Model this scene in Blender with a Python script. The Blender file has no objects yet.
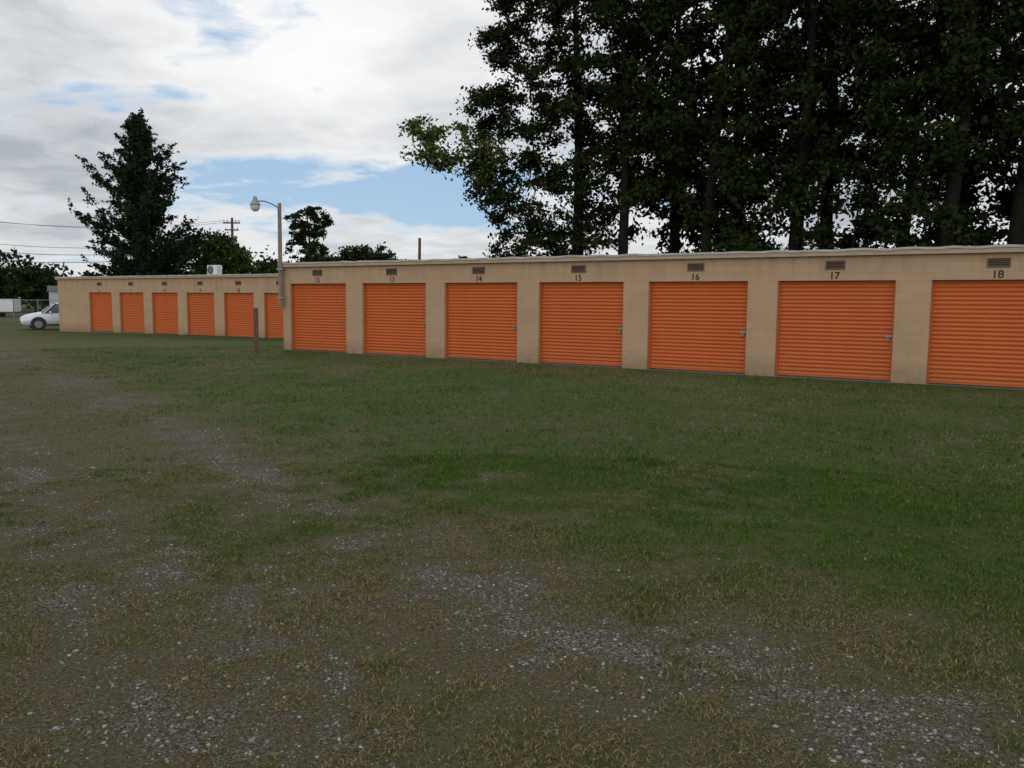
import bpy, math, random
import numpy as np
from mathutils import Vector, Matrix

rng = np.random.default_rng(7)
random.seed(7)
scene = bpy.context.scene
scene.view_settings.view_transform = 'Standard'
scene.view_settings.look = 'None'
scene.view_settings.exposure = 0

# ------------------------------------------------------------ helpers
def link(o, parent=None):
    scene.collection.objects.link(o)
    if parent is not None:
        o.parent = parent
    return o

def empty(name, loc=(0, 0, 0), rotz=0.0):
    e = bpy.data.objects.new(name, None)
    e.empty_display_size = 0.3
    e.location = loc
    e.rotation_euler = (0, 0, rotz)
    return link(e)

def mesh_np(name, v, f, mat=None, parent=None, col=None, smooth=False):
    me = bpy.data.meshes.new(name)
    v = np.asarray(v, dtype=np.float32)
    f = np.asarray(f, dtype=np.int32)
    n, k = f.shape
    me.vertices.add(len(v)); me.vertices.foreach_set('co', v.ravel())
    me.loops.add(n * k); me.loops.foreach_set('vertex_index', f.ravel())
    me.polygons.add(n)
    me.polygons.foreach_set('loop_start', np.arange(0, n * k, k, dtype=np.int32))
    try:
        me.polygons.foreach_set('loop_total', np.full(n, k, dtype=np.int32))
    except Exception:
        pass
    if smooth:
        me.polygons.foreach_set('use_smooth', np.ones(n, dtype=bool))
    me.update(calc_edges=True)
    if col is not None:
        a = me.attributes.new('col', 'FLOAT_COLOR', 'FACE')
        c = np.ones((n, 4), dtype=np.float32); c[:, :3] = col
        a.data.foreach_set('color', c.ravel())
    if mat: me.materials.append(mat)
    return link(bpy.data.objects.new(name, me), parent)

class MB:
    """small mesh builder"""
    def __init__(s): s.v = []; s.f = []; s.m = []
    def box(s, a, b, mi=0):
        x0, y0, z0 = a; x1, y1, z1 = b
        i = len(s.v)
        s.v += [(x0,y0,z0),(x1,y0,z0),(x1,y1,z0),(x0,y1,z0),(x0,y0,z1),(x1,y0,z1),(x1,y1,z1),(x0,y1,z1)]
        for q in ((0,3,2,1),(4,5,6,7),(0,1,5,4),(1,2,6,5),(2,3,7,6),(3,0,4,7)):
            s.f.append(tuple(i+t for t in q)); s.m.append(mi)
    def tube(s, pts, rads, seg=8, mi=0, cap=True):
        pts = [Vector(p) for p in pts]
        rings = []
        for k, p in enumerate(pts):
            d = (pts[min(k+1, len(pts)-1)] - pts[max(k-1, 0)])
            d = d.normalized() if d.length > 1e-9 else Vector((0,0,1))
            up = Vector((0,0,1)) if abs(d.z) < 0.9 else Vector((1,0,0))
            a = d.cross(up).normalized(); b = d.cross(a).normalized()
            i = len(s.v)
            for t in range(seg):
                an = 2*math.pi*t/seg
                s.v.append(tuple(p + (a*math.cos(an) + b*math.sin(an))*rads[k]))
            rings.append(i)
        for k in range(len(rings)-1):
            for t in range(seg):
                u = (t+1) % seg
                s.f.append((rings[k]+t, rings[k]+u, rings[k+1]+u, rings[k+1]+t)); s.m.append(mi)
        if cap:
            s.f.append(tuple(rings[0]+t for t in range(seg))); s.m.append(mi)
            s.f.append(tuple(rings[-1]+t for t in reversed(range(seg)))); s.m.append(mi)
    def make(s, name, mats, parent=None, smooth=False, bevel=0):
        me = bpy.data.meshes.new(name)
        me.from_pydata(s.v, [], s.f)
        for m in (mats if isinstance(mats, (list, tuple)) else [mats]): me.materials.append(m)
        for p, mi in zip(me.polygons, s.m):
            p.material_index = mi; p.use_smooth = smooth
        me.update()
        o = link(bpy.data.objects.new(name, me), parent)
        if bevel:
            b = o.modifiers.new('bev', 'BEVEL'); b.width = bevel; b.segments = 2
            b.limit_method = 'ANGLE'
        return o

class NT:
    def __init__(s, tree): s.t = tree; s.n = tree.nodes; s.l = tree.links
    def new(s, typ): return s.n.new(typ)
    def link(s, a, b): s.l.new(a, b)
    def math(s, op, a, b=None, c=None, clamp=False):
        nd = s.n.new('ShaderNodeMath'); nd.operation = op; nd.use_clamp = clamp
        for i, x in enumerate((a, b, c)):
            if x is None: continue
            if hasattr(x, 'is_linked'): s.l.new(x, nd.inputs[i])
            else: nd.inputs[i].default_value = x
        return nd.outputs[0]
    def mix(s, fac, a, b, mode='MIX'):
        nd = s.n.new('ShaderNodeMixRGB'); nd.blend_type = mode
        for i, x in enumerate((fac, a, b)):
            if hasattr(x, 'is_linked'): s.l.new(x, nd.inputs[i])
            elif i == 0: nd.inputs[0].default_value = x
            else: nd.inputs[i].default_value = (*x, 1)
        return nd.outputs[0]
    def noise(s, vec, scale, detail=4, rough=0.55):
        nd = s.n.new('ShaderNodeTexNoise')
        nd.inputs['Scale'].default_value = scale; nd.inputs['Detail'].default_value = detail
        nd.inputs['Roughness'].default_value = rough
        if vec is not None: s.l.new(vec, nd.inputs['Vector'])
        return nd.outputs['Fac']
    def ramp(s, fac, p0, p1, c0=(0,0,0), c1=(1,1,1)):
        nd = s.n.new('ShaderNodeValToRGB')
        e = nd.color_ramp.elements
        e[0].position = p0; e[0].color = (*c0, 1); e[1].position = p1; e[1].color = (*c1, 1)
        s.l.new(fac, nd.inputs[0]); return nd.outputs[0]

def mat_base(name):
    m = bpy.data.materials.new(name); m.use_nodes = True
    nt = NT(m.node_tree)
    return m, nt, m.node_tree.nodes['Principled BSDF']

def mat_simple(name, col, rough=0.6, metal=0.0, var=0.15, scale=6.0, bump=0.0, spec=0.4):
    m, n, b = mat_base(name)
    tc = n.new('ShaderNodeTexCoord').outputs['Object']
    f = n.noise(tc, scale, 5)
    c = n.mix(f, tuple(x*(1-var) for x in col), tuple(min(1, x*(1+var)) for x in col))
    n.link(c, b.inputs['Base Color'])
    b.inputs['Roughness'].default_value = rough; b.inputs['Metallic'].default_value = metal
    b.inputs['Specular IOR Level'].default_value = spec
    if bump:
        bp = n.new('ShaderNodeBump'); bp.inputs['Strength'].default_value = bump
        bp.inputs['Distance'].default_value = 0.01
        n.link(n.noise(tc, scale*6, 4), bp.inputs['Height']); n.link(bp.outputs[0], b.inputs['Normal'])
    return m

def mat_block(name, col):
    """painted concrete block"""
    m, n, b = mat_base(name)
    tc = n.new('ShaderNodeTexCoord').outputs['Object']
    sp = n.new('ShaderNodeSeparateXYZ'); n.link(tc, sp.inputs[0])
    cb = n.new('ShaderNodeCombineXYZ')
    n.link(n.math('ADD', sp.outputs[0], sp.outputs[1]), cb.inputs[0]); n.link(sp.outputs[2], cb.inputs[1])
    br = n.new('ShaderNodeTexBrick')
    n.link(cb.outputs[0], br.inputs['Vector'])
    br.inputs['Scale'].default_value = 1.0
    br.inputs['Brick Width'].default_value = 0.406; br.inputs['Row Height'].default_value = 0.203
    br.inputs['Mortar Size'].default_value = 0.005; br.inputs['Mortar Smooth'].default_value = 0.8
    br.inputs['Color1'].default_value = (1,1,1,1); br.inputs['Color2'].default_value = (0.94,0.94,0.94,1)
    br.inputs['Mortar'].default_value = (0.80,0.80,0.80,1)
    f = n.noise(tc, 1.1, 6, 0.6)
    c = n.mix(f, tuple(x*0.84 for x in col), tuple(x*1.12 for x in col))
    c = n.mix(1.0, c, br.outputs['Color'], 'MULTIPLY')
    st = n.new('ShaderNodeMapping'); st.inputs['Scale'].default_value = (5, 5, 0.35); n.link(tc, st.inputs[0])
    sf = n.noise(st.outputs[0], 1.0, 4)
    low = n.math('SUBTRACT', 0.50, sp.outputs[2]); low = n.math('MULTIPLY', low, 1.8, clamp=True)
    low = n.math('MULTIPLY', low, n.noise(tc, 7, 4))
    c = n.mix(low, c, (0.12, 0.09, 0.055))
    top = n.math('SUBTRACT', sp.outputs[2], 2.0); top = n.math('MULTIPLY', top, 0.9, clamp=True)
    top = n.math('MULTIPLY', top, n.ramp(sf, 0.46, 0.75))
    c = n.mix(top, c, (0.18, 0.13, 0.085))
    n.link(c, b.inputs['Base Color']); b.inputs['Roughness'].default_value = 0.9
    b.inputs['Specular IOR Level'].default_value = 0.15
    bp = n.new('ShaderNodeBump'); bp.inputs['Strength'].default_value = 0.4; bp.inputs['Distance'].default_value = 0.007
    h = n.math('ADD', n.math('MULTIPLY', br.outputs['Fac'], -1.0), n.math('MULTIPLY', n.noise(tc, 60, 3), 0.6))
    n.link(h, bp.inputs['Height']); n.link(bp.outputs[0], b.inputs['Normal'])
    return m

def mat_attr_diff(name):
    m, n, b = mat_base(name)
    at = n.new('ShaderNodeAttribute'); at.attribute_name = 'col'
    df = n.new('ShaderNodeBsdfDiffuse'); n.link(at.outputs['Color'], df.inputs[0])
    n.link(df.outputs[0], m.node_tree.nodes['Material Output'].inputs[0])
    return m

_tab = np.random.default_rng(3).random((256, 256))
def vnoise(x, y, sc=1.0, off=0):
    x = np.asarray(x)*sc + 37.3 + off*11.7; y = np.asarray(y)*sc + 91.1 + off*5.3
    xi = np.floor(x).astype(int); yi = np.floor(y).astype(int)
    fx = x-xi; fy = y-yi; fx = fx*fx*(3-2*fx); fy = fy*fy*(3-2*fy)
    g = lambda a, b: _tab[a % 256, b % 256]
    return (g(xi,yi)*(1-fx)+g(xi+1,yi)*fx)*(1-fy) + (g(xi,yi+1)*(1-fx)+g(xi+1,yi+1)*fx)*fy
def fbm(x, y, sc, off=0, o=4):
    r = 0; a = 0.5; t = 0
    for i in range(o):
        r = r + a*vnoise(x, y, sc*2**i, off+i); t += a; a *= 0.55
    return r/t
def sstep(a, b, x):
    t = np.clip((x-a)/(b-a), 0, 1); return t*t*(3-2*t)

# ------------------------------------------------------------ layout
DX, DY = 0.8465, -0.5323          # direction along the garages (towards the right)
NX, NY = 0.5323, 0.8465           # direction to the back of the garages
ROT = math.atan2(DY, DX)

def ground_z(x, y):
    r = np.sqrt(np.asarray(x)**2 + np.asarray(y)**2)
    z = -0.20*sstep(29, 41, r) - 0.17*sstep(42, 58, r)
    z = z + 0.035*(fbm(x, y, 0.35, 4, 3)-0.5)*sstep(60, 25, r)
    return z

def seg_dist(x, y, pts):
    d = np.full(np.shape(x), 1e9)
    for (ax, ay), (bx, by) in zip(pts[:-1], pts[1:]):
        vx, vy = bx-ax, by-ay; L = vx*vx+vy*vy
        t = np.clip(((x-ax)*vx+(y-ay)*vy)/L, 0, 1)
        d = np.minimum(d, np.hypot(x-ax-t*vx, y-ay-t*vy))
    return d
TR1 = [(4.2,-0.5),(1.8,2.5),(0.3,4.1),(-0.7,5.1),(-3.3,8.9),(-9.3,17),(-17,27),(-34,46)]
TR2 = [(1.5,-1.5),(-0.9,2.4),(-1.9,3.9),(-4.2,7.2),(-7.2,11.5),(-12.5,18.5),(-21,28),(-36,43)]
def masks(x, y):
    n1 = fbm(x, y, 0.9, 0); n2 = fbm(x, y, 3.2, 9); n3 = fbm(x, y, 0.28, 21); n4 = fbm(x, y, 11, 14, 3)
    d1 = seg_dist(x, y, TR1); d2 = seg_dist(x, y, TR2)
    left = sstep(2.2, -2.2, (x*0.82 + y*0.57) - 3.7 + 2.6*(n1-0.5))
    t = np.maximum(np.exp(-(d1/0.75)**2), np.exp(-(d2/0.75)**2))
    worn = np.clip(0.60*t + 0.42*left + 1.2*(n1-0.5) + 1.6*(n2-0.5) + .8*(n4-.5), 0, 1)
    far = sstep(4, 20, np.hypot(x, y))
    g1 = np.exp(-(seg_dist(x, y, [(3.5,0.5),(1.7,2.6),(0.8,3.5),(0.1,4.2)])/0.50)**2)*.88
    g2 = np.exp(-(seg_dist(x, y, TR1)/(0.42+.3*far))**2)*0.78
    g3 = np.exp(-(seg_dist(x, y, [(-3.8,6.5),(-4.8,8.2)])/0.28)**2)*0.8
    g4 = np.exp(-(seg_dist(x, y, [(-0.7,2.5),(-1.3,3.6),(-2.2,5.2)])/0.7)**2)*0.62
    g5 = np.exp(-(seg_dist(x, y, TR2)/(0.40+.3*far))**2)*0.62
    g6 = np.exp(-(seg_dist(x, y, [(-14,22),(-20,30),(-36,46)])/1.7)**2)*0.7
    g = np.maximum.reduce([g1,g2,g3,g4,g5,g6])
    gravel = sstep(0.28, 1.05, g*0.74 + 1.2*(n2-0.5) + 0.7*(n1-0.5) + 1.0*(n4-0.5))*np.clip(g*3,0,1)
    N = x*NX + y*NY
    dry = np.clip(np.exp(-((N-17.0)/2.4)**2)*0.55 + 0.50*left + 1.6*(n3-0.46) + .9*(n1-.5), 0, 1)
    return worn, gravel, dry

# ------------------------------------------------------------ ground
def axis(lo, hi, step, far):
    a = list(np.arange(lo, hi, step))
    s = step; p = a[-1]
    while p < far: s *= 1.10; p += s; a.append(p)
    s = step; p = a[0]; b = []
    while p > -far: s *= 1.10; p -= s; b.append(p)
    return np.array(b[::-1] + a)
gx = axis(-9, 6, 0.07, 1500); gy = axis(1.5, 13, 0.06, 1500)
X, Y = np.meshgrid(gx, gy)
Z = ground_z(X, Y)
nx, ny = len(gx), len(gy)
idx = np.arange(nx*ny).reshape(ny, nx)
F = np.stack([idx[:-1,:-1], idx[:-1,1:], idx[1:,1:], idx[1:,:-1]], -1).reshape(-1, 4)
w, g, dr = masks(X, Y)
mg, n, b = mat_base('ground_turf_and_gravel')
tc = n.new('ShaderNodeTexCoord').outputs['Object']
at = n.new('ShaderNodeAttribute'); at.attribute_name = 'mask'
sp = n.new('ShaderNodeSeparateColor'); n.link(at.outputs['Color'], sp.inputs[0])
nf = n.noise(tc, 9, 6, 0.65); nf2 = n.noise(tc, 55, 5, 0.7)
nfc = n.ramp(nf2, .34, .66)
green = n.mix(nf, (0.026,0.043,0.009), (0.074,0.100,0.022))
dryc = n.mix(nf, (0.070,0.062,0.026), (0.150,0.124,0.058))
dirt = n.mix(nfc, (0.034,0.027,0.016), (0.160,0.128,0.084))
vo = n.new('ShaderNodeTexVoronoi'); vo.inputs['Scale'].default_value = 75; n.link(tc, vo.inputs['Vector'])
vs = n.new('ShaderNodeSeparateColor'); n.link(vo.outputs['Color'], vs.inputs[0])
grav = n.mix(vs.outputs[0], (0.07,0.062,0.050), (0.25,0.23,0.20))
grav = n.mix(n.ramp(vo.outputs['Distance'], 0.35, 0.75), grav, (0.045,0.038,0.028))
wn = n.math('ADD', sp.outputs[0], n.math('MULTIPLY', n.math('SUBTRACT', nf, 0.5), 2.0), clamp=True)
dn = n.math('ADD', sp.outputs[2], n.math('MULTIPLY', n.math('SUBTRACT', nf2, 0.5), 1.6), clamp=True)
gn = n.math('ADD', sp.outputs[1], n.math('MULTIPLY', n.math('SUBTRACT', nf2, 0.5), 1.8), clamp=True)
c = n.mix(n.math('MULTIPLY', dn, 0.65), green, dryc)
c = n.mix(n.math('MULTIPLY', wn, 0.85), c, dirt)
gn = n.math('MULTIPLY', gn, n.math('MULTIPLY', sp.outputs[1], 2.0, clamp=True))
c = n.mix(gn, c, grav)
n.link(c, b.inputs['Base Color']); b.inputs['Roughness'].default_value = 0.95
b.inputs['Specular IOR Level'].default_value = 0.1
bp = n.new('ShaderNodeBump'); bp.inputs['Strength'].default_value = 1.0; bp.inputs['Distance'].default_value = 0.03
n.link(n.math('ADD', nf, n.math('MULTIPLY', nf2, 0.8)), bp.inputs['Height']); n.link(bp.outputs[0], b.inputs['Normal'])
ground = mesh_np('ground', np.stack([X, Y, Z], -1).reshape(-1, 3), F, mg, smooth=True)
a = ground.data.attributes.new('mask', 'FLOAT_COLOR', 'POINT')
c4 = np.stack([w, g, dr, np.ones_like(w)], -1).astype(np.float32)
a.data.foreach_set('color', c4.ravel())

# ------------------------------------------------------------ grass blades
def wedge(nn, r0, r1, amax=40, p=1.0):
    u = rng.random(nn)
    r = (r0**(p) + u*(r1**p - r0**p))**(1/p)
    a = np.radians(rng.uniform(-amax, amax, nn))
    return r*np.sin(a), r*np.cos(a)

def blades(nn, r0, r1, wd, hmin, hmax, p, simple=False):
    x, y = wedge(nn, r0, r1, 38, p)
    w, g, dr = masks(x, y)
    N = x*NX + y*NY
    cl = fbm(x, y, 6.0, 33, 2)
    keep = rng.random(nn) < np.clip(1.15 - 0.62*w - 0.70*g + 1.9*(cl-0.5), 0.16, 1)
    Ld = x*DX + y*DY
    keep &= ~((N > 18.42) & (Ld > -20.3))
    keep &= ~((N > 26.6) & (Ld > -47.6))
    x, y, w, g, dr, cl = [q[keep] for q in (x, y, w, g, dr, cl)]
    m = len(x)
    z = ground_z(x, y) - 0.003
    tuft = sstep(.60, .70, fbm(x, y, 1.6, 71, 3))
    h = rng.uniform(hmin, hmax, m)*(0.5 + 0.9*cl)*(1-0.60*w)*(1+.8*tuft)
    an = rng.uniform(0, 2*math.pi, m); la = rng.uniform(0, 2*math.pi, m)
    ln = rng.uniform(0.2, 1.3, m)*h*(1+.8*w)
    wx, wy = np.cos(an)*wd*0.5, np.sin(an)*wd*0.5
    lx, ly = np.cos(la)*ln, np.sin(la)*ln
    z0 = 0*wx
    W = np.stack([wx, wy, z0], -1); B = np.stack([x, y, z], -1)
    M = np.stack([x+lx*.35, y+ly*.35, z+h*.62], -1); T = np.stack([x+lx, y+ly, z+h*.9], -1)
    if simple:
        vv = np.stack([B-W, B+W, T], 1)
        f = np.arange(m*3).reshape(m, 3); rep = 1
    else:
        vv = np.stack([B-W*.8, M+W, M-W, T], 1)
        i = np.arange(m)[:,None]*4
        f = np.concatenate([i+np.array([[0,1,2]]), i+np.array([[2,1,3]])], 0); rep = 2
    t = rng.random(m)
    big = fbm(x, y, 0.5, 50, 3)
    dryp = np.clip(0.04 + 0.60*dr + 0.50*w + 1.4*(0.5-big) - .5*tuft, 0.03, 0.93)
    isd = (rng.random(m) < dryp)[:,None]
    gcol = np.stack([0.041+0.036*t, 0.077+0.048*t, 0.014+0.010*t], -1)*(0.7+0.6*big[:,None])
    dcol = np.stack([0.105+0.130*t, 0.086+0.103*t, 0.036+0.052*t], -1)
    col = np.where(isd, dcol, gcol)
    return vv.reshape(-1, 3), f, np.concatenate([col]*rep, 0)

mgrass = mat_attr_diff('grass_blade')
parts = [blades(280000, 2.3, 8.5, 0.0048, 0.014, 0.038, 1.6), blades(200000, 7.5, 30, 0.013, 0.02, 0.048, 1.4, True)]
V = []; FF = []; C = []; off = 0
for v, f, cc in parts:
    V.append(v); FF.append(f+off); C.append(cc); off += len(v)
mesh_np('grass', np.concatenate(V), np.concatenate(FF), mgrass, col=np.concatenate(C))

# ------------------------------------------------------------ gravel stones
def icos():
    t = (1+5**.5)/2
    v = np.array([(-1,t,0),(1,t,0),(-1,-t,0),(1,-t,0),(0,-1,t),(0,1,t),(0,-1,-t),(0,1,-t),(t,0,-1),(t,0,1),(-t,0,-1),(-t,0,1)], float)
    v /= np.linalg.norm(v[0])
    f = np.array([(0,11,5),(0,5,1),(0,1,7),(0,7,10),(0,10,11),(1,5,9),(5,11,4),(11,10,2),(10,7,6),(7,1,8),(3,9,4),(3,4,2),(3,2,6),(3,6,8),(3,8,9),(4,9,5),(2,4,11),(6,2,10),(8,6,7),(9,8,1)])
    return v, f
iv, jf = icos()
def stones(nn, r0, r1, s0, s1, p, k):
    x, y = wedge(nn, r0, r1, 38, p)
    w, g, dr = masks(x, y)
    keep = rng.random(nn) < np.clip(k*g + 0.06*w*w, 0.002, 1)
    x, y = x[keep], y[keep]; m = len(x)
    s = s0*(s1/s0)**(rng.random(m)**2.4)
    sc = np.stack([s*rng.uniform(.7,1.3,m), s*rng.uniform(.7,1.3,m), s*rng.uniform(.35,.75,m)], -1)
    v = iv[None]*rng.uniform(0.72, 1.22, (m, 12, 1))*sc[:,None,:]
    an = rng.uniform(0, 6.28, m); ca, sa = np.cos(an)[:,None], np.sin(an)[:,None]
    vx = v[...,0]*ca - v[...,1]*sa; vy = v[...,0]*sa + v[...,1]*ca
    v = np.stack([vx+x[:,None], vy+y[:,None], v[...,2]+(ground_z(x, y)+s*0.05)[:,None]], -1)
    f = (np.arange(m)[:,None,None]*12 + jf[None]).reshape(-1, 3)
    t = rng.random(m)**1.6
    c = np.stack([0.090+.25*t, 0.086+.240*t, 0.076+.222*t], -1)*rng.uniform(.75,1.1,(m,1))
    return v.reshape(-1,3), f, np.repeat(c, 20, 0)
sv, sf, scol = stones(130000, 2.3, 9, 0.003, 0.0115, 1.3, .75)
sv2, sf2, sc2 = stones(45000, 8, 36, 0.008, 0.018, 1.5, .65)
mesh_np('gravel', np.concatenate([sv, sv2]), np.concatenate([sf, sf2+len(sv)]), mat_attr_diff('gravel_stone'), col=np.concatenate([scol, sc2]))

m = 2200
x, y = wedge(m, 2.4, 26, 40, 1.6)
ok = (x*NX+y*NY) < 18.3; x, y = x[ok], y[ok]; m = len(x)
s = rng.uniform(0.005, 0.015, m); an = rng.uniform(0, 6.28, m)
z = ground_z(x, y) + rng.uniform(0.008, 0.02, m)
q = np.array([(-1.6,0),(0,-.5),(1.6,0),(0,.5)])
v = np.empty((m,4,3))
for k in range(4):
    lx = q[k,0]*s; ly = q[k,1]*s
    v[:,k] = np.stack([x+lx*np.cos(an)-ly*np.sin(an), y+lx*np.sin(an)+ly*np.cos(an), z+rng.uniform(-.006,.008,m)], -1)
lc = np.array([[.15,.115,.06]])*rng.uniform(.3,1.3,(m,1))
mesh_np('leaf_litter', v.reshape(-1,3), np.arange(m*4).reshape(m,4), mat_attr_diff('dead_leaf'), col=lc)

# ------------------------------------------------------------ garage materials
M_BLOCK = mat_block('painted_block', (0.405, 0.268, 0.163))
M_FASCIA = mat_simple('painted_fascia', (0.35, 0.25, 0.16), 0.7, var=.2, scale=3, bump=.3)
M_DRIP = mat_simple('weathered_drip_edge', (0.27, 0.25, 0.22), 0.6, var=.6, scale=2.5)
M_ROOF = mat_simple('roof_felt', (0.07, 0.07, 0.07), 0.9, var=.3)
M_VENT = mat_simple('vent_brown', (0.13, 0.075, 0.04), 0.7, var=.3)
M_DARK = mat_simple('dark_recess', (0.02, 0.018, 0.015), 0.9)
M_BLACK = mat_simple('number_paint', (0.015, 0.015, 0.015), 0.7)
M_CONC = mat_simple('concrete_sill', (0.12, 0.11, 0.095), 0.9, var=.4, bump=.4)
M_STEEL = mat_simple('galvanised_steel', (0.22, 0.22, 0.22), 0.5, metal=.6)
M_RUB = mat_simple('rubber_seal_and_panel', (0.02, 0.02, 0.02), 0.8)

def mat_door():
    m, n, b = mat_base('orange_door_steel')
    tc = n.new('ShaderNodeTexCoord').outputs['Object']
    oi = n.new('ShaderNodeObjectInfo')
    mp = n.new('ShaderNodeMapping'); mp.inputs['Scale'].default_value = (3, 3, .5); n.link(tc, mp.inputs[0])
    f = n.noise(mp.outputs[0], 1.0, 5)
    c = n.mix(f, (0.40, 0.080, 0.013), (0.50, 0.105, 0.018))
    rv = n.math('MULTIPLY', oi.outputs['Random'], 0.3)
    c = n.mix(rv, c, (0.40, 0.10, 0.03))
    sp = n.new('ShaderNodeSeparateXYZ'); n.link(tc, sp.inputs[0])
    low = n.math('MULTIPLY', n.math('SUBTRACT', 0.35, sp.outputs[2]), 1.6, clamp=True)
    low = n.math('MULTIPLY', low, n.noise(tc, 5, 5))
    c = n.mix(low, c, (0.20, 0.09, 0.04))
    n.link(c, b.inputs['Base Color']); b.inputs['Roughness'].default_value = 0.5
    b.inputs['Specular IOR Level'].default_value = 0.25
    return m
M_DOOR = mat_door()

def text_mesh(name, s, size, mat, parent, loc):
    cu = bpy.data.curves.new(name+'_c', 'FONT'); cu.body = s; cu.size = size
    cu.align_x = 'CENTER'; cu.align_y = 'CENTER'; cu.extrude = 0.001; cu.offset = 0.0035
    to = bpy.data.objects.new(name+'_t', cu); scene.collection.objects.link(to)
    bpy.context.view_layer.update()
    me = bpy.data.meshes.new_from_object(to.evaluated_get(bpy.context.evaluated_depsgraph_get()))
    bpy.data.objects.remove(to)
    me.materials.clear(); me.materials.append(mat)
    o = link(bpy.data.objects.new(name, me), parent)
    o.location = loc; o.rotation_euler = (math.pi/2, 0, 0)
    return o

def garage(base, ndoor, pitch, dw, dh, H, depth, padL, padR, first, gz, seed):
    """local frame: x along the front, y to the back, z up; x=0 is the left jamb of the first door"""
    r = random.Random(seed)
    e = empty('storage_garage_building', (base[0], base[1], gz), ROT)
    L = -padL; R = (ndoor-1)*pitch + dw + padR
    T = 0.2; top = H - 0.10
    wb = MB()
    edges = [L] 
    for k in range(ndoor): edges += [k*pitch, k*pitch+dw]
    edges.append(R)
    for k in range(0, len(edges), 2): wb.box((edges[k], 0, -0.5), (edges[k+1], T, dh))
    wb.box((L, 0, dh), (R, T, top))
    wb.box((L, T, -0.5), (L+T, depth, top)); wb.box((R-T, T, -0.5), (R, depth, top))
    wb.box((L+T, depth-T, -0.5), (R-T, depth, top))
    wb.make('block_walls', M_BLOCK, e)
    rb = MB(); rb.box((L-0.06, -0.06, top+.002), (R+0.06, depth+0.06, H-.02)); rb.make('roof_deck', M_ROOF, e)
    fb = MB(); fb.box((L-0.09, -0.10, top-0.03), (R+0.09, -0.062, H-.028)); 
    fb.box((L-0.09,-0.062,top-0.03),(L-0.062,depth+.09,H-.028)); fb.box((R+.062,-0.062,top-0.03),(R+.09,depth+.09,H-.028))
    fb.make('fascia_board', M_FASCIA, e)
    n_ = 120; v = []; f = []
    for i in range(n_+1):
        xx = L-0.1 + (R-L+0.2)*i/n_
        wv = 0.012*math.sin(i*1.7)+r.uniform(-.010,.012)
        v += [(xx, -0.115-abs(wv)*.4, H-0.045+wv*.8), (xx, -0.112, H+0.004+wv*.8), (xx, 0.12, H+0.012+wv*.3)]
    for i in range(n_):
        for q_ in range(2):
            a_ = i*3+q_; f.append((a_, a_+3, a_+4, a_+1))
    mesh_np('drip_edge', v, f, M_DRIP, e)
    cb = MB()
    for k in range(ndoor):
        x0 = k*pitch; x1 = x0+dw
        cb.box((x0+.002, -0.03, -0.3), (x1-.002, 0.9, 0.015))
        ribs = int(dh/0.085); per = (dh-0.03)/ribs
        v = []; f = []
        prof = []
        z = 0.045
        while z < dh+.02:
            prof += [(z, 0.130), (z+per*.18, 0.116), (z+per*.42, 0.104), (z+per*.66, 0.114), (z+per*.84, 0.130)]
            z += per
        sag = r.uniform(-.004,.004)
        for (zz, yy) in prof:
            v += [(x0+.03, yy, min(zz, dh+.03)), (x0+dw*.5, yy+sag, min(zz, dh+.03)), (x1-.03, yy, min(zz, dh+.03))]
        for i in range(len(prof)-1):
            f += [(i*3, i*3+1, i*3+4, i*3+3), (i*3+1, i*3+2, i*3+5, i*3+4)]
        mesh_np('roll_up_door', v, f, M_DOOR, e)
        jb = MB()
        jb.box((x0+.003, 0.07, 0.016), (x0+.035, 0.15, dh-.002)); jb.box((x1-.035, 0.07, 0.016), (x1-.003, 0.15, dh-.002))
        jb.box((x0+.036, 0.105, 0.035), (x1-.036, 0.145, 0.065))
        jb.make('door_guides', M_DOOR, e)
        sb = MB(); sb.box((x0+.036, 0.108, 0.016), (x1-.036, 0.14, 0.034)); sb.box((x0, .5, .03), (x1, .52, dh)) ; sb.make('rubber_seal_and_panel', M_RUB, e)  # bottom seal strip, plus a black panel standing inside behind the door
        lb = MB()
        lx = x1-0.16
        lb.box((lx, 0.090, 0.91), (lx+.10, 0.104, 0.97)); lb.box((lx+.03, 0.075, 0.933), (lx+.15, 0.089, 0.950))
        lb.box((lx+.045, 0.070, 0.88), (lx+.064, 0.0895, 0.932))
        lb.tube([(lx+.053, .065, .872), (lx+.053, .085, .872)], [.022, .022], 10)
        lb.make('door_latch', [M_STEEL], e, bevel=.003)
        vx = x0 + dw*0.5 + r.uniform(-.05,.05); vz = dh + (top-dh)*0.60
        vb = MB(); w2, h2 = 0.175, 0.07
        vb.box((vx-w2, -0.012, vz-h2), (vx+w2, -0.003, vz+h2), 1)
        vb.box((vx-w2-.02, -0.022, vz-h2-.02), (vx-w2, -0.002, vz+h2+.02)); vb.box((vx+w2, -0.022, vz-h2-.02), (vx+w2+.02, -0.002, vz+h2+.02))
        vb.box((vx-w2, -0.022, vz-h2-.02), (vx+w2, -0.002, vz-h2)); vb.box((vx-w2, -0.022, vz+h2), (vx+w2, -0.002, vz+h2+.02))
        for q_ in range(4):
            zz = vz-h2+.012+q_*.034
            vb.box((vx-w2, -0.020, zz), (vx+w2, -0.0125, zz+.012))
        vb.make('wall_vent', [M_VENT, M_DARK], e)
        text_mesh('unit_number', str(first+k), 0.21, M_BLACK, e, (vx+r.uniform(-.02,.02), -0.003, dh+0.095))
    cb.make('concrete_sill', M_CONC, e)
    return e

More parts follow.
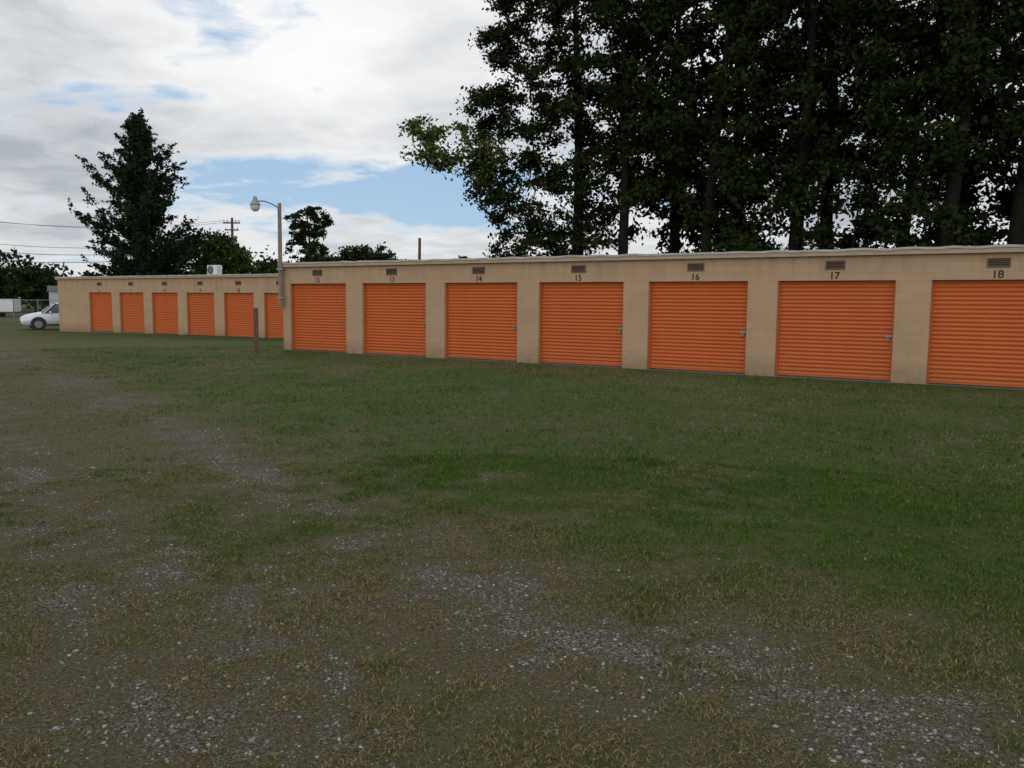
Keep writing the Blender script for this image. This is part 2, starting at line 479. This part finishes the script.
garage((-6.90-.06*DX, 26.19-.06*DY), 9, 3.0, 2.35, 2.08, 2.72, 7.4, 0.32, 0.6, 12, 0.0, 1)
P0 = (-11.5, 38.8)
PB = 2.8
base2 = (P0[0]-5*PB*DX, P0[1]-5*PB*DY)
far_b = garage(base2, 7, PB, 2.10, 2.12, 2.98, 7.0, 3.05, 0.2, 6, -0.24, 2)

# ------------------------------------------------------------ AC unit
M_WHITE = mat_simple('white_enamel', (0.62, 0.62, 0.60), .45, var=.08)
ac = empty('air_conditioner', (-15.45, 43.6, 2.75), ROT)
b_ = MB(); b_.box((-.38, -.17, .05), (.38, .17, .56)); b_.make('casing', M_WHITE, ac, bevel=.02)
b_ = MB(); b_.box((-.34,-.15,-.03),(-.26,.15,.048)); b_.box((.26,-.15,-.03),(.34,.15,.048)); b_.make('feet', M_STEEL, ac)
b_ = MB()
for rr in (.07,.12,.17,.22):
    b_.tube([(-.1+rr*math.cos(t*.2618), -.185, .31+rr*math.sin(t*.2618)) for t in range(25)], [.007]*25, 5)
b_.make('fan_grille', M_DARK, ac)
b_ = MB(); b_.tube([(-.1,-.172,.31),(-.1,-.178,.31)],[.22,.22],20); b_.make('fan_opening', mat_simple('grey_fan',(.2,.2,.2)), ac)

# ------------------------------------------------------------ yard lamp on the corner
M_POST = mat_simple('tan_painted_wood', (0.25, 0.165, 0.10), .8, var=.25, scale=4, bump=.4)
M_WOOD = mat_simple('weathered_wood', (0.12, 0.062, 0.035), .9, var=.35, scale=8, bump=.6)
M_LAMP = mat_simple('lamp_housing', (0.22, 0.23, 0.22), .5, metal=.3)
M_GLASS = mat_simple('lamp_refractor', (0.50, 0.52, 0.52), .2, var=.05)
sl = empty('street_lamp', (-7.25, 26.25, 0), 0)
b_ = MB(); b_.tube([(0,0,1.35),(0,0,3.0),(0.01,0,4.55)], [.07,.065,.055], 10); b_.make('pole', M_POST, sl)
b_ = MB()
b_.tube([(-.04,-.05,4.42),(-.2,-.07,4.52),(-.42,-.10,4.60),(-.64,-.13,4.60)], [.022]*4, 8)
b_.tube([(-.02,-.07,1.4),(-.02,-.075,4.4)], [.014,.014], 6)
b_.box((-.10,-.10,1.62),(.10,.02,1.66)); b_.box((-.10,-.10,2.5),(.10,.02,2.54)); b_.make('arm_and_straps', M_LAMP, sl)
def lathe(prof, seg=20):
    mb = MB()
    for (r_, z_) in prof:
        for t in range(seg): mb.v.append((r_*math.cos(2*math.pi*t/seg), r_*math.sin(2*math.pi*t/seg), z_))
    for k in range(len(prof)-1):
        for t in range(seg):
            u = (t+1)%seg; mb.f.append((k*seg+t, k*seg+u, (k+1)*seg+u, (k+1)*seg+t)); mb.m.append(0)
    return mb
h = lathe([(.001,.22),(.045,.215),(.06,.17),(.075,.10),(.10,.06),(.15,-.02),(.165,-.05),(.15,-.055)]).make('lamp_head', M_LAMP, sl, smooth=True)
h.location = (-.70, -.14, 4.52)
h = lathe([(.145,-.055),(.14,-.12),(.115,-.19),(.06,-.235),(.001,-.245)]).make('refractor', M_GLASS, sl, smooth=True)
h.location = (-.70, -.14, 4.52)

wp = empty('wooden_post', (-7.85, 25.6, float(ground_z(-7.85, 25.6))), .4)
b_ = MB(); b_.box((-.065,-.065,-.3),(.065,.065,1.32)); b_.make('post', M_WOOD, wp, bevel=.01)
b_ = MB(); b_.tube([(0,-.08,1.1),(0,-.06,1.1)],[.02,.02],6); b_.tube([(0,-.08,.7),(0,-.06,.7)],[.012,.012],6); b_.make('bolts', M_STEEL, wp)

bp_ = empty('metal_pole', (-5.0, 45.0, -.25))
b_ = MB(); b_.tube([(0,0,0),(0,0,3),(0.02,0,5.1)], [.09,.085,.075], 10); b_.tube([(0.02,0,5.1),(0.02,0,5.14)],[.085,.08],10); b_.make('pipe', M_WOOD, bp_)

# ------------------------------------------------------------ utility pole and wires
M_CABLE = mat_simple('black_cable', (0.03,0.03,0.03), .6)
up = empty('utility_pole', (-26.6, 80, -.4))
b_ = MB(); b_.tube([(0,0,0),(0,0,5),(0.03,0,9.6)], [.17,.15,.11], 10)
b_.box((-.8,-.14,9.05),(.8,-.02,9.17)); b_.box((-.65,-.14,8.4),(.65,-.02,8.52)); b_.make('pole_and_crossarms', M_WOOD, up)
b_ = MB()
for xx in (-.7,-.4,.4,.7): b_.tube([(xx,-.08,9.17),(xx,-.08,9.38)],[.05,.035],8)
for xx in (-.55,.55): b_.tube([(xx,-.08,8.52),(xx,-.08,8.7)],[.05,.035],8)
b_.tube([(.3,-.25,7.0),(.3,-.25,7.9)],[.22,.22],12); b_.make('insulators_and_transformer', M_STEEL, up)
up2 = empty('utility_pole', (-50, 62, -.4))
b_ = MB(); b_.tube([(0,0,0),(0,0,5),(0.03,0,9.6)], [.17,.15,.11], 10)
b_.box((-.95,-.14,9.05),(.95,-.02,9.17)); b_.make('pole_and_crossarm', M_WOOD, up2)
pw = MB()
def wire(a_, c_, sag, r_=.014):
    pts = []
    for i in range(17):
        t = i/16; p = Vector(a_).lerp(Vector(c_), t); p.z -= sag*4*t*(1-t); pts.append(p)
    pw.tube(pts, [r_]*17, 4)
wire((-50.8,62,8.8),(-27.3,80,8.95),1.3); wire((-49.2,62,8.8),(-25.9,80,8.95),1.4)
wire((-50,62,7.3),(-26.6,80,7.6),1.7,.018)
wire((-50,62,6.5),(-26.6,80,7.0),1.6,.022); wire((-50,62,5.6),(-26.6,80,6.4),1.5,.024)
pw.make('power_lines', M_CABLE)

# ------------------------------------------------------------ trees
M_BARK = mat_simple('tree_bark', (0.018, 0.015, 0.012), .95, var=.35, scale=5, bump=.8, spec=.05)
M_LEAF = mat_attr_diff('tree_leaf')

def leaf_quads(cen, size, seed):
    r = np.random.default_rng(seed); m = len(cen)
    a = r.normal(size=(m,3)); a /= np.linalg.norm(a, axis=1)[:,None]
    b = r.normal(size=(m,3)); b -= (a*b).sum(1)[:,None]*a; b /= np.linalg.norm(b, axis=1)[:,None]
    s = (size*r.uniform(.6,1.35,m))[:,None]
    v = np.stack([cen-a*s, cen-b*s*.55+a*s*.1, cen+a*s, cen+b*s*.55+a*s*.1], 1)
    return v.reshape(-1,3), np.arange(m*4).reshape(m,4)

def build_tree(name, base, th, tr, ells, leaf, npl, seed, spread=.75, colr=((.009,.0135,.0045),(.030,.041,.013)), lean=(0,0), flat=.7, wob=.25):
    r = np.random.default_rng(seed)
    bz = float(ground_z(base[0], base[1]))
    e = empty(name, (base[0], base[1], bz))
    nodes = []; rad = []
    mb = MB(); pts = []; rr = []
    K = 14; ph = r.uniform(0,6.28,2)
    for k in range(K+1):
        t = k/K
        p = Vector((lean[0]*t + wob*math.sin(t*4+ph[0])*t, lean[1]*t + wob*math.sin(t*3.3+ph[1])*t, th*t - .2*(k==0)))
        q_ = tr*(1.0 - .8*t) + (tr*.5*math.exp(-t*K*.9))
        pts.append(p); rr.append(q_)
        if t > .15: nodes.append(np.array(p)); rad.append(q_)
    mb.tube(pts, rr, 9)
    cl = []; shade = []
    for (cx,cy,cz,rx,ry,rz,nc,*br) in ells:
        d = r.normal(size=(nc,3)); d /= np.linalg.norm(d,axis=1)[:,None]
        q_ = r.uniform(.12,1.0,nc)**(1/2.6)
        q_ *= r.uniform(.72,1.18,nc)
        cl.append(d*q_[:,None]*np.array([rx,ry,rz]) + np.array([cx,cy,cz]))
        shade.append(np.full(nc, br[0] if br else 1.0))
    cl = np.concatenate(cl); shade = np.concatenate(shade)
    order = np.argsort(np.hypot(cl[:,0], cl[:,1]) + .2*np.abs(cl[:,2]-th*.6))
    for i in order:
        p = cl[i]; A = np.array(nodes)
        dd = np.linalg.norm(A-p, axis=1) + np.where(A[:,2] > p[2]-.1, 1.5+1.5*(A[:,2]-p[2]), 0)
        j = int(np.argmin(dd)); q_ = A[j]; L = np.linalg.norm(p-q_)
        r0 = min(rad[j]*.65, .018+.022*L); 
        seg = 4 if L > 1.2 else 2
        pp = [q_]; rs = [r0]
        for s_ in range(1, seg+1):
            t = s_/seg
            c_ = q_ + (p-q_)*t + np.array([0,0,.12*L*math.sin(math.pi*t)]) + r.normal(size=3)*.05*L*(s_<seg)
            pp.append(c_); rs.append(r0*(1-.75*t)); nodes.append(c_); rad.append(rs[-1])
        mb.tube(pp, rs, 5, cap=False)
    mb.make('trunk_and_limbs', M_BARK, e, smooth=True)
    nc = len(cl)
    NS = 7
    idx_c = np.repeat(np.arange(nc), NS)
    sd = r.normal(size=(nc*NS,3)); sd /= np.linalg.norm(sd,axis=1)[:,None]; sd[:,2] = sd[:,2]*.6+.05
    sl_ = spread*r.uniform(.6,1.75,nc)[idx_c]*r.uniform(.5,1.15,nc*NS)
    cnt = r.poisson(npl/NS, nc*NS); idx_ = np.repeat(np.arange(nc*NS), cnt)
    u = r.random(len(idx_))**.75
    cen = cl[idx_c[idx_]] + sd[idx_]*(u*sl_[idx_])[:,None]
    cen[:,2] -= .18*(u*sl_[idx_])**2
    cen += r.normal(size=cen.shape)*np.array([1,1,flat])*(.09+.16*u*spread)[:,None]
    v, f = leaf_quads(cen, leaf, seed+5)
    t = np.clip(r.random(len(cen))*.6 + r.random(nc)[idx_c[idx_]]*.4 , 0, 1)[:,None]
    c0, c1 = np.array(colr[0]), np.array(colr[1])
    sh_ = shade[idx_c[idx_]][:,None]
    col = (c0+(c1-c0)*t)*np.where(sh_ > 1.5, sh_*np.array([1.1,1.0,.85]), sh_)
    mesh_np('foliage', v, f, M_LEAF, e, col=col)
    return e

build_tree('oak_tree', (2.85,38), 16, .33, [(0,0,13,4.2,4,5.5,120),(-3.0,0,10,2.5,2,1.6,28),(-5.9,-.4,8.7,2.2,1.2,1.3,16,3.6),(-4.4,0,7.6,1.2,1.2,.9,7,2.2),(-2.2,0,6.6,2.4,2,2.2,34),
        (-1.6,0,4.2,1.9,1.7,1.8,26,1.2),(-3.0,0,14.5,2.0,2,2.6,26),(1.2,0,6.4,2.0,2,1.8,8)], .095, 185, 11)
specs = [((4.7,36),17,.26,1,0),((7.6,40),18,.30,2,1),((7.7,34),17,.26,3,0),((10,37),19,.34,4,1),((11,33),18,.32,5,0),((13.5,36),19,.33,6,1),
         ((15.3,34),18,.24,7,0),((15,30),18,.32,8,0),((19,36),19,.3,9,1),((18.3,31),17,.34,10,0),((21.5,30),18,.3,11,0),((25,35),19,.3,12,1),((24.5,26.5),17,.28,13,0)]
for (bx,by),hh,tr,sd,back in specs:
    rr_ = np.random.default_rng(100+sd)
    low = rr_.uniform(4.9,6.6)
    ells = [(rr_.uniform(-.6,.6),0,12.3,3.6,3.6,5.9,106),(rr_.uniform(-1.5,1.5),rr_.uniform(-1,1),low+1.2,2.8,2.4,2.0,28),
            (rr_.uniform(-2,2),rr_.uniform(-1,1),rr_.uniform(3.6,5.0),1.7,1.5,1.4,11)]
    build_tree('oak_tree', (bx,by), hh, tr, ells, .155 if back else .11, 72 if back else 138, 200+sd, lean=(rr_.uniform(-1.4,1.4),0), wob=.4)
for i,(bx,by) in enumerate([(12.6,31.5),(17.2,34),(22,27.5),(0.6,40),(9.4,34.5)]):
    rr_ = np.random.default_rng(400+i)
    build_tree('sapling_tree', (bx,by), 7.0, .09, [(0,0,rr_.uniform(3.6,5.4),1.6,1.5,2.0,20)], .11, 90, 420+i, spread=.6, wob=.4)

def cedar(base, H, seed):
    r = np.random.default_rng(seed); bz = float(ground_z(*base))
    e = empty('cedar_tree', (base[0], base[1], bz))
    mb = MB(); mb.tube([(0,0,-.2),(.1,0,H*.5),(-.5,0,H*.99)], [.3,.18,.03], 9)
    C_=[]; T=[]
    n_ = 235
    for i in range(n_):
        t = ((i+r.random())/n_)**.95
        z = .6 + t*(H-1.0)
        rm = np.interp(z/H, [0,.08,.22,.42,.55,.7,.85,1.0], [3.3,4.1,4.4,4.1,3.4,1.9,1.1,.10])
        a = r.uniform(0,6.28)
        q_ = rm*r.choice([.45,.7,.92,1.14], p=[.30,.34,.24,.12])*r.uniform(.82,1.08)*(1+.24*math.sin(2*a+z*1.3))
        cx = -.5*z/H
        rise = r.uniform(.25,.95)
        end = np.array([cx+q_*math.cos(a), q_*math.sin(a), z+rise*q_*.8])
        if end[2] > H: end[2] = H
        st = np.array([cx*.9, 0, z-.1*q_])
        mid = (st+end)/2+np.array([0,0,-.14*q_])
        mb.tube([st, mid, end], [.04,.028,.008], 4, cap=False)
        for s_ in range(int(5+7*min(1,q_/2.5))):
            u = r.uniform(.2,1.0); P0_ = st*(1-u)**2+2*mid*u*(1-u)+end*u*u
            dr_ = (end-st)/max(q_,.1)*r.uniform(.2,.8) + r.normal(size=3)*.55; dr_[2] = abs(dr_[2])*.8+.15
            L_ = r.uniform(.3,1.0)*min(1,.35+q_*.3)
            m_ = 32
            k_ = r.random(m_)
            C_.append(P0_ + dr_*(k_*L_)[:,None] + r.normal(size=(m_,3))*(.14*(1.15-k_))[:,None]); T.append(np.full(m_, r.random())*.5+r.random(m_)*.5)
    mb.make('trunk_and_branches', M_BARK, e, smooth=True)
    cen = np.concatenate(C_); t = np.concatenate(T)[:,None]
    v, f = leaf_quads(cen, .11, seed)
    mesh_np('foliage', v, f, M_LEAF, e, col=np.array([.010,.017,.009])+(np.array([.034,.046,.021])-np.array([.010,.017,.009]))*t)
cedar((-26,60), 14.9, 5)

lg = ((.022,.034,.010),(.058,.080,.022))
dk = ((.012,.018,.007),(.034,.046,.016))
build_tree('broadleaf_tree', (-24.6,66), 5.6, .2, [(0,0,4.6,3.4,2.6,2.6,70),(1.8,0,5.8,1.6,1.5,1.3,18)], .14, 110, 31, colr=lg)
build_tree('broadleaf_tree', (-20.6,66), 5.0, .2, [(0,0,3.8,2.6,2.6,2.2,50),(-1.2,0,5.0,1.2,1.2,1.1,12)], .14, 110, 32, colr=lg)
build_tree('broadleaf_tree', (-28.6,68), 5.0, .2, [(0,0,3.8,2.8,2.6,2.4,50)], .14, 110, 33, colr=lg)
build_tree('broadleaf_tree', (-18.9,82), 6.5, .2, [(0,0,4.6,2.9,2.6,2.0,44)], .16, 100, 36, colr=dk)
build_tree('pine_tree', (-21.8,90), 11.5, .22, [(0,0,9.9,2.4,2.2,2.2,70),(-.3,0,7.6,2.4,2,.9,22),(.8,0,6.2,2.6,1.5,.8,16)], .16, 70, 34, spread=.5, flat=.5, colr=dk)
build_tree('broadleaf_tree', (-14.8,80), 6.5, .2, [(0,0,5.0,3.4,2.6,2.3,80),(-2.4,0,4.2,2.6,2,2,40),(2.8,0,4.2,2.6,2,1.9,44)], .16, 110, 35, colr=dk)
build_tree('broadleaf_tree', (-3.4,70), 5.2, .14, [(0,0,5.0,1.2,1.2,.8,14),(1.3,0,4.8,.8,.8,.6,6)], .14, 70, 37, spread=.5, colr=dk)

r_ = np.random.default_rng(77)
cs = []; sh = []
for i in range(330):
    a = math.radians(r_.uniform(-64, 62)); D = r_.uniform(125, 185)
    hh = r_.uniform(4.5, 7.6)*(.8+.45*vnoise(math.degrees(a), 0, .22))
    if a < math.radians(-28.5): hh *= 1.15
    m_ = 380
    g_ = r_.normal(size=(m_,3)); g_ /= np.linalg.norm(g_,axis=1)[:,None]; g_ *= (r_.random(m_)**.4)[:,None]
    g_ *= (1+.25*np.sin(g_[:,[0]]*5+i)*np.cos(g_[:,[2]]*6))
    w_ = hh*r_.uniform(.42,.7)
    cs.append(g_*np.array([w_,w_,hh*.5]) + np.array([D*math.sin(a), D*math.cos(a), hh*.5-.3])); sh.append(np.full(m_, r_.uniform(.7,1.2)))
cs = np.concatenate(cs); sh = np.concatenate(sh)[:,None]
v, f = leaf_quads(cs, .42, 78)
mesh_np('distant_trees', v, f, M_LEAF, col=np.array([.022,.032,.016])*sh*r_.uniform(.6,1.4,(len(cs),1)))
build_tree('broadleaf_tree', (-50,88), 5.2, .22, [(0,0,3.4,2.4,2.2,1.8,44)], .2, 90, 41, colr=dk)
build_tree('broadleaf_tree', (-56.5,90), 5.4, .22, [(0,0,3.7,2.4,2.6,2.0,44)], .2, 90, 42, colr=dk)

# ------------------------------------------------------------ parked car
M_PAINT = mat_simple('white_car_paint', (0.60,0.62,0.65), .25, var=.03, spec=.6)
M_CGLASS = mat_simple('tinted_glass', (0.02,0.025,0.03), .08, spec=.6)
M_TYRE = mat_simple('tyre', (0.02,0.02,0.02), .85)
M_TRIM = mat_simple('black_trim', (0.025,0.025,0.025), .6)
M_LENS = mat_simple('headlight_lens', (0.7,0.72,0.72), .1, spec=.8)
M_RED = mat_simple('tail_light', (0.35,0.02,0.02), .2)
def car(loc, rot):
    e = empty('parked_car', loc, rot)
    st = [(-2.25,.62,.42,.62,.80,.82,.55),(-2.15,.78,.30,.62,.92,.95,.66),(-1.85,.88,.26,.62,1.00,1.22,.62),(-1.45,.91,.25,.62,1.02,1.52,.60),(-.9,.92,.25,.62,1.02,1.62,.62),
          (-.2,.92,.25,.62,1.01,1.65,.63),(.4,.92,.25,.62,1.00,1.60,.61),(.85,.92,.25,.62,.99,1.38,.64),(1.2,.91,.25,.62,.98,1.08,.74),(1.6,.90,.26,.60,.93,1.00,.70),
          (1.95,.86,.28,.58,.85,.92,.66),(2.2,.74,.34,.52,.74,.80,.58),(2.3,.60,.42,.50,.62,.66,.50)]
    v = []; f = []; mi = []
    for (x_,w_,zb,zm,zt,zr,wr) in st:
        v += [(x_,-w_*.93,zb),(x_,-w_,zm),(x_,-w_*.96,zt),(x_,-wr,zr-.035),(x_,-wr*.6,zr),(x_,wr*.6,zr),(x_,wr,zr-.035),(x_,w_*.96,zt),(x_,w_,zm),(x_,w_*.93,zb)]
    for i in range(len(st)-1):
        for k in range(10):
            a_ = i*10+k; b2 = i*10+(k+1)%10
            f.append((a_, b2, b2+10, a_+10))
            glass = (k in (2,6) and 2 <= i <= 7) or (k in (3,4,5) and i in (1,2,6,7))
            mi.append(1 if glass else 0)
    f.append(tuple(range(9,-1,-1))); mi.append(0)
    f.append(tuple(range((len(st)-1)*10, len(st)*10))); mi.append(0)
    mb = MB(); mb.v = v; mb.f = f; mb.m = mi
    mb.make('body', [M_PAINT, M_CGLASS], e, smooth=True)
    pb = MB()
    for s_ in (-1,1):
        for (xa,xb) in ((-1.42,-1.36),(-.42,-.36),(.62,1.05)):
            pb.tube([(xa if xa<0 else 1.12, s_*.895, 1.0),(xa if xa<0 else .5, s_*.63, 1.60 if xa<0 else 1.56)], [.035,.03], 6)
    pb.make('pillars', M_PAINT, e)
    ab = MB(); wb_ = MB(); hb = MB()
    for x_ in (-1.38,1.40):
        for s_ in (-1,1):
            ab.tube([(x_,s_*.60,.38),(x_,s_*.925,.38)], [.42,.42], 24)
            wb_.tube([(x_,s_*.68,.34),(x_,s_*.72,.34),(x_,s_*.90,.34),(x_,s_*.935,.34)], [.31,.34,.34,.31], 24)
            hb.tube([(x_,s_*.936,.34),(x_,s_*.946,.34)], [.22,.20], 12)
    ab.make('wheel_arches', M_TRIM, e); wb_.make('tyres', M_TYRE, e); hb.make('wheel_hubs', M_STEEL, e)
    tb = MB()
    for s_ in (-1,1): tb.box((-.95,s_*.925-.02,.26),(.95,s_*.925+.02,.36))
    tb.box((2.18,-.5,.44),(2.31,.5,.56)); tb.box((-2.28,-.6,.36),(-2.1,.6,.52)); tb.make('trim', M_TRIM, e, bevel=.01)
    lb = MB()
    for s_ in (-1,1): lb.tube([(2.02,s_*.70,.74),(2.24,s_*.62,.70)], [.11,.07], 10)
    lb.make('headlights', M_LENS, e, smooth=True)
    rb = MB()
    for s_ in (-1,1): rb.box((-2.21,s_*.70-.08,.84),(-2.05,s_*.70+.08,1.0))
    rb.make('tail_lights', M_RED, e, bevel=.02)
    mb = MB()
    for s_ in (-1,1): mb.box((.70,s_*1.0-.09,1.0),(.82,s_*1.0+.09,1.13))
    mb.make('mirrors', M_PAINT, e, bevel=.03)
    return e
car((-27.65,51.5,float(ground_z(-27.65,51.5))), math.radians(214))

ct = empty('cargo_trailer', (-50.2, 82.0, float(ground_z(-50,82))), math.radians(12))
b_ = MB(); b_.box((-2.6,-1.0,.50),(1.6,1.0,1.75)); b_.make('box_body', M_WHITE, ct, bevel=.06)
b_ = MB(); b_.box((-2.6,-1.02,.40),(1.6,1.02,.495)); b_.tube([(1.6,-.6,.45),(2.9,0,.45)],[.05,.05],6); b_.tube([(1.6,.6,.45),(2.9,0,.45)],[.05,.05],6); b_.tube([(2.75,0,.0),(2.75,0,.6)],[.03,.03],6)
b_.box((-1.2,-1.12,.60),(.2,-1.003,.68)); b_.make('chassis_and_hitch', M_TRIM, ct)
b_ = MB()
for x_ in (-.85,-.15):
    for s_ in (-1,1): b_.tube([(x_,s_*.98,.30),(x_,s_*1.16,.30)],[.30,.30],20)
b_.make('wheels', M_TYRE, ct)

M_SIDING = mat_simple('white_siding', (0.42,0.43,0.43), .6, var=.15, scale=2)
def shed(loc, rot, w_, d_, h_):
    e = empty('white_shed', loc, rot)
    b_ = MB(); b_.box((-w_/2,-d_/2,0),(w_/2,d_/2,h_)); b_.make('walls', M_SIDING, e)
    b_ = MB()
    b_.v = [(-w_/2-.15,-d_/2-.15,h_+.002),(w_/2+.15,-d_/2-.15,h_+.002),(w_/2+.15,d_/2+.15,h_+.002),(-w_/2-.15,d_/2+.15,h_+.002),(-w_/2-.15,0,h_+.5),(w_/2+.15,0,h_+.5)]
    b_.f = [(0,1,5,4),(2,3,4,5),(0,4,3),(1,2,5),(0,3,2,1)]; b_.m = [0]*5; b_.make('roof', M_ROOF, e)
    b_ = MB(); b_.box((-.45,-d_/2-.03,0.05),(.45,-d_/2-.004,2.0 if h_>2.1 else h_-.2)); b_.box((w_*.28,-d_/2-.03,1.0),(w_*.42,-d_/2-.004,1.6)); b_.make('door_and_window', M_DARK, e)
shed((-39.6,77,-.37), .45, 5.0, 3.0, 2.5)

fe = empty('chain_link_fence', (0,0,0))
b_ = MB()
A_ = Vector((-52,66,-.37)); B_ = Vector((-33,61.5,-.37)); n_ = 9
for i in range(n_+1):
    p = A_.lerp(B_, i/n_); b_.tube([p, p+Vector((0,0,1.8))], [.035,.035], 6)
b_.tube([A_+Vector((0,0,1.75)), B_+Vector((0,0,1.75))], [.022,.022], 6)
b_.make('posts_and_rail', M_STEEL, fe)
b_ = MB()
Lf = (B_-A_).length; dv = (B_-A_).normalized()
for i in range(int(Lf/.22)):
    s0 = i*.22
    for sgn in (1,-1):
        s1 = s0 + sgn*1.6
        if 0 <= s1 <= Lf: b_.tube([A_+dv*s0+Vector((0,0,.08)), A_+dv*s1+Vector((0,0,1.72))], [.004,.004], 3, cap=False)
b_.make('mesh_wire', M_STEEL, fe)

# ------------------------------------------------------------ world: sky + clouds
SUN_AZ, SUN_EL = math.radians(-14), math.radians(30)
wd = bpy.data.worlds.new('World'); scene.world = wd; wd.use_nodes = True
n = NT(wd.node_tree); bg = wd.node_tree.nodes['Background']
sky = n.new('ShaderNodeTexSky'); sky.sky_type = 'NISHITA'; sky.sun_disc = False
sky.sun_elevation = SUN_EL; sky.sun_rotation = SUN_AZ
sky.air_density = 1.0; sky.dust_density = 0.2
tc = n.new('ShaderNodeTexCoord').outputs['Generated']
sp = n.new('ShaderNodeSeparateXYZ'); n.link(tc, sp.inputs[0])
zz = n.math('ADD', n.math('MAXIMUM', sp.outputs[2], 0.0), 0.16)
cb = n.new('ShaderNodeCombineXYZ')
n.link(n.math('DIVIDE', sp.outputs[0], zz), cb.inputs[0]); n.link(n.math('DIVIDE', sp.outputs[1], zz), cb.inputs[1])
nw = n.new('ShaderNodeTexNoise'); nw.inputs['Scale'].default_value = 2.2; nw.inputs['Detail'].default_value = 2; n.link(cb.outputs[0], nw.inputs['Vector'])
wz = n.new('ShaderNodeVectorMath'); wz.operation = 'MULTIPLY_ADD'
n.link(nw.outputs['Color'], wz.inputs[0]); wz.inputs[1].default_value = (.35,.35,.35); n.link(cb.outputs[0], wz.inputs[2])
cn = n.noise(wz.outputs[0], 2.1, 6, .60)
cg = n.noise(wz.outputs[0], 0.9, 3, .55)
sw = n.new('ShaderNodeSeparateColor'); n.link(nw.outputs['Color'], sw.inputs[0])
yy = n.math('MAXIMUM', sp.outputs[1], .05)
px = n.math('ADD', n.math('DIVIDE', sp.outputs[0], yy), n.math('MULTIPLY', n.math('SUBTRACT', sw.outputs[0], .5), .35))
pz = n.math('ADD', n.math('DIVIDE', sp.outputs[2], yy), n.math('MULTIPLY', n.math('SUBTRACT', sw.outputs[1], .5), .08))
def blob(cx, cz, rx, rz):
    dx = n.math('DIVIDE', n.math('SUBTRACT', px, cx), rx)
    dz = n.math('DIVIDE', n.math('SUBTRACT', pz, cz), rz)
    l2 = n.math('ADD', n.math('MULTIPLY', dx, dx), n.math('MULTIPLY', dz, dz))
    return n.math('POWER', 2.718, n.math('MULTIPLY', l2, -1.0))
b1 = blob(-.14, .125, .20, .045); b2 = blob(-.43, .225, .06, .018); b3 = blob(-.33,.15,.12,.03); b5 = blob(-.60,.21,.13,.025)
cov = n.math('ADD', cn, 0.17)
for bb, k_ in ((b1,.38),(b2,.20),(b3,.15),(b5,.16)):
    cov = n.math('SUBTRACT', cov, n.math('MULTIPLY', bb, k_))
mask = n.ramp(cov, 0.42, 0.57)
thick = n.math('ADD', n.math('MULTIPLY', cov, .55), n.math('MULTIPLY', cg, .55))
cr = n.ramp(thick, .56, .76, (9.1,9.2,9.3), (4.3,4.7,5.3))
b4 = blob(-.23, .29, .19, .11)
cr = n.mix(n.math('MULTIPLY', b4, .75), cr, (11.2,11.2,11.1))
low = n.math('POWER', 2.718, n.math('MULTIPLY', n.math('MAXIMUM', sp.outputs[2], 0), -14.0))
cr = n.mix(n.math('MULTIPLY', low, .7), cr, (8.4,8.6,8.6))
skc = n.mix(0.78, sky.outputs[0], (3.0,5.0,7.6))
col = n.mix(mask, skc, cr)
back_fill = n.math('MULTIPLY', n.math('MAXIMUM', n.math('SUBTRACT', 0.15, sp.outputs[1]), 0.0), 1.3)  # sky brightness raised behind the camera as added fill for the garage fronts
back_fill = n.math('ADD', back_fill, 1.0)
vm = n.new('ShaderNodeVectorMath'); vm.operation = 'SCALE'; n.link(col, vm.inputs[0]); n.link(back_fill, vm.inputs['Scale'])
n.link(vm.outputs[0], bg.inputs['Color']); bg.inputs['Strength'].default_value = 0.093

sun = bpy.data.lights.new('sun', 'SUN'); sun.energy = 0.6; sun.angle = math.radians(12); sun.color = (1,.94,.85)
so = link(bpy.data.objects.new('sun', sun))
ts = Vector((math.sin(SUN_AZ)*math.cos(SUN_EL), math.cos(SUN_AZ)*math.cos(SUN_EL), math.sin(SUN_EL)))
so.rotation_euler = ts.to_track_quat('Z','Y').to_euler(); so.location = ts*50

# ------------------------------------------------------------ camera
cam = bpy.data.cameras.new('camera'); cam.sensor_width = 36; cam.lens = 36*835/1024
cam.clip_start = .05; cam.clip_end = 4000
co = link(bpy.data.objects.new('camera', cam))
co.matrix_world = Matrix.Translation((0,0,1.6)) @ Matrix.Rotation(math.radians(90-5.68),4,'X') @ Matrix.Rotation(math.radians(.47),4,'Z')
scene.camera = co
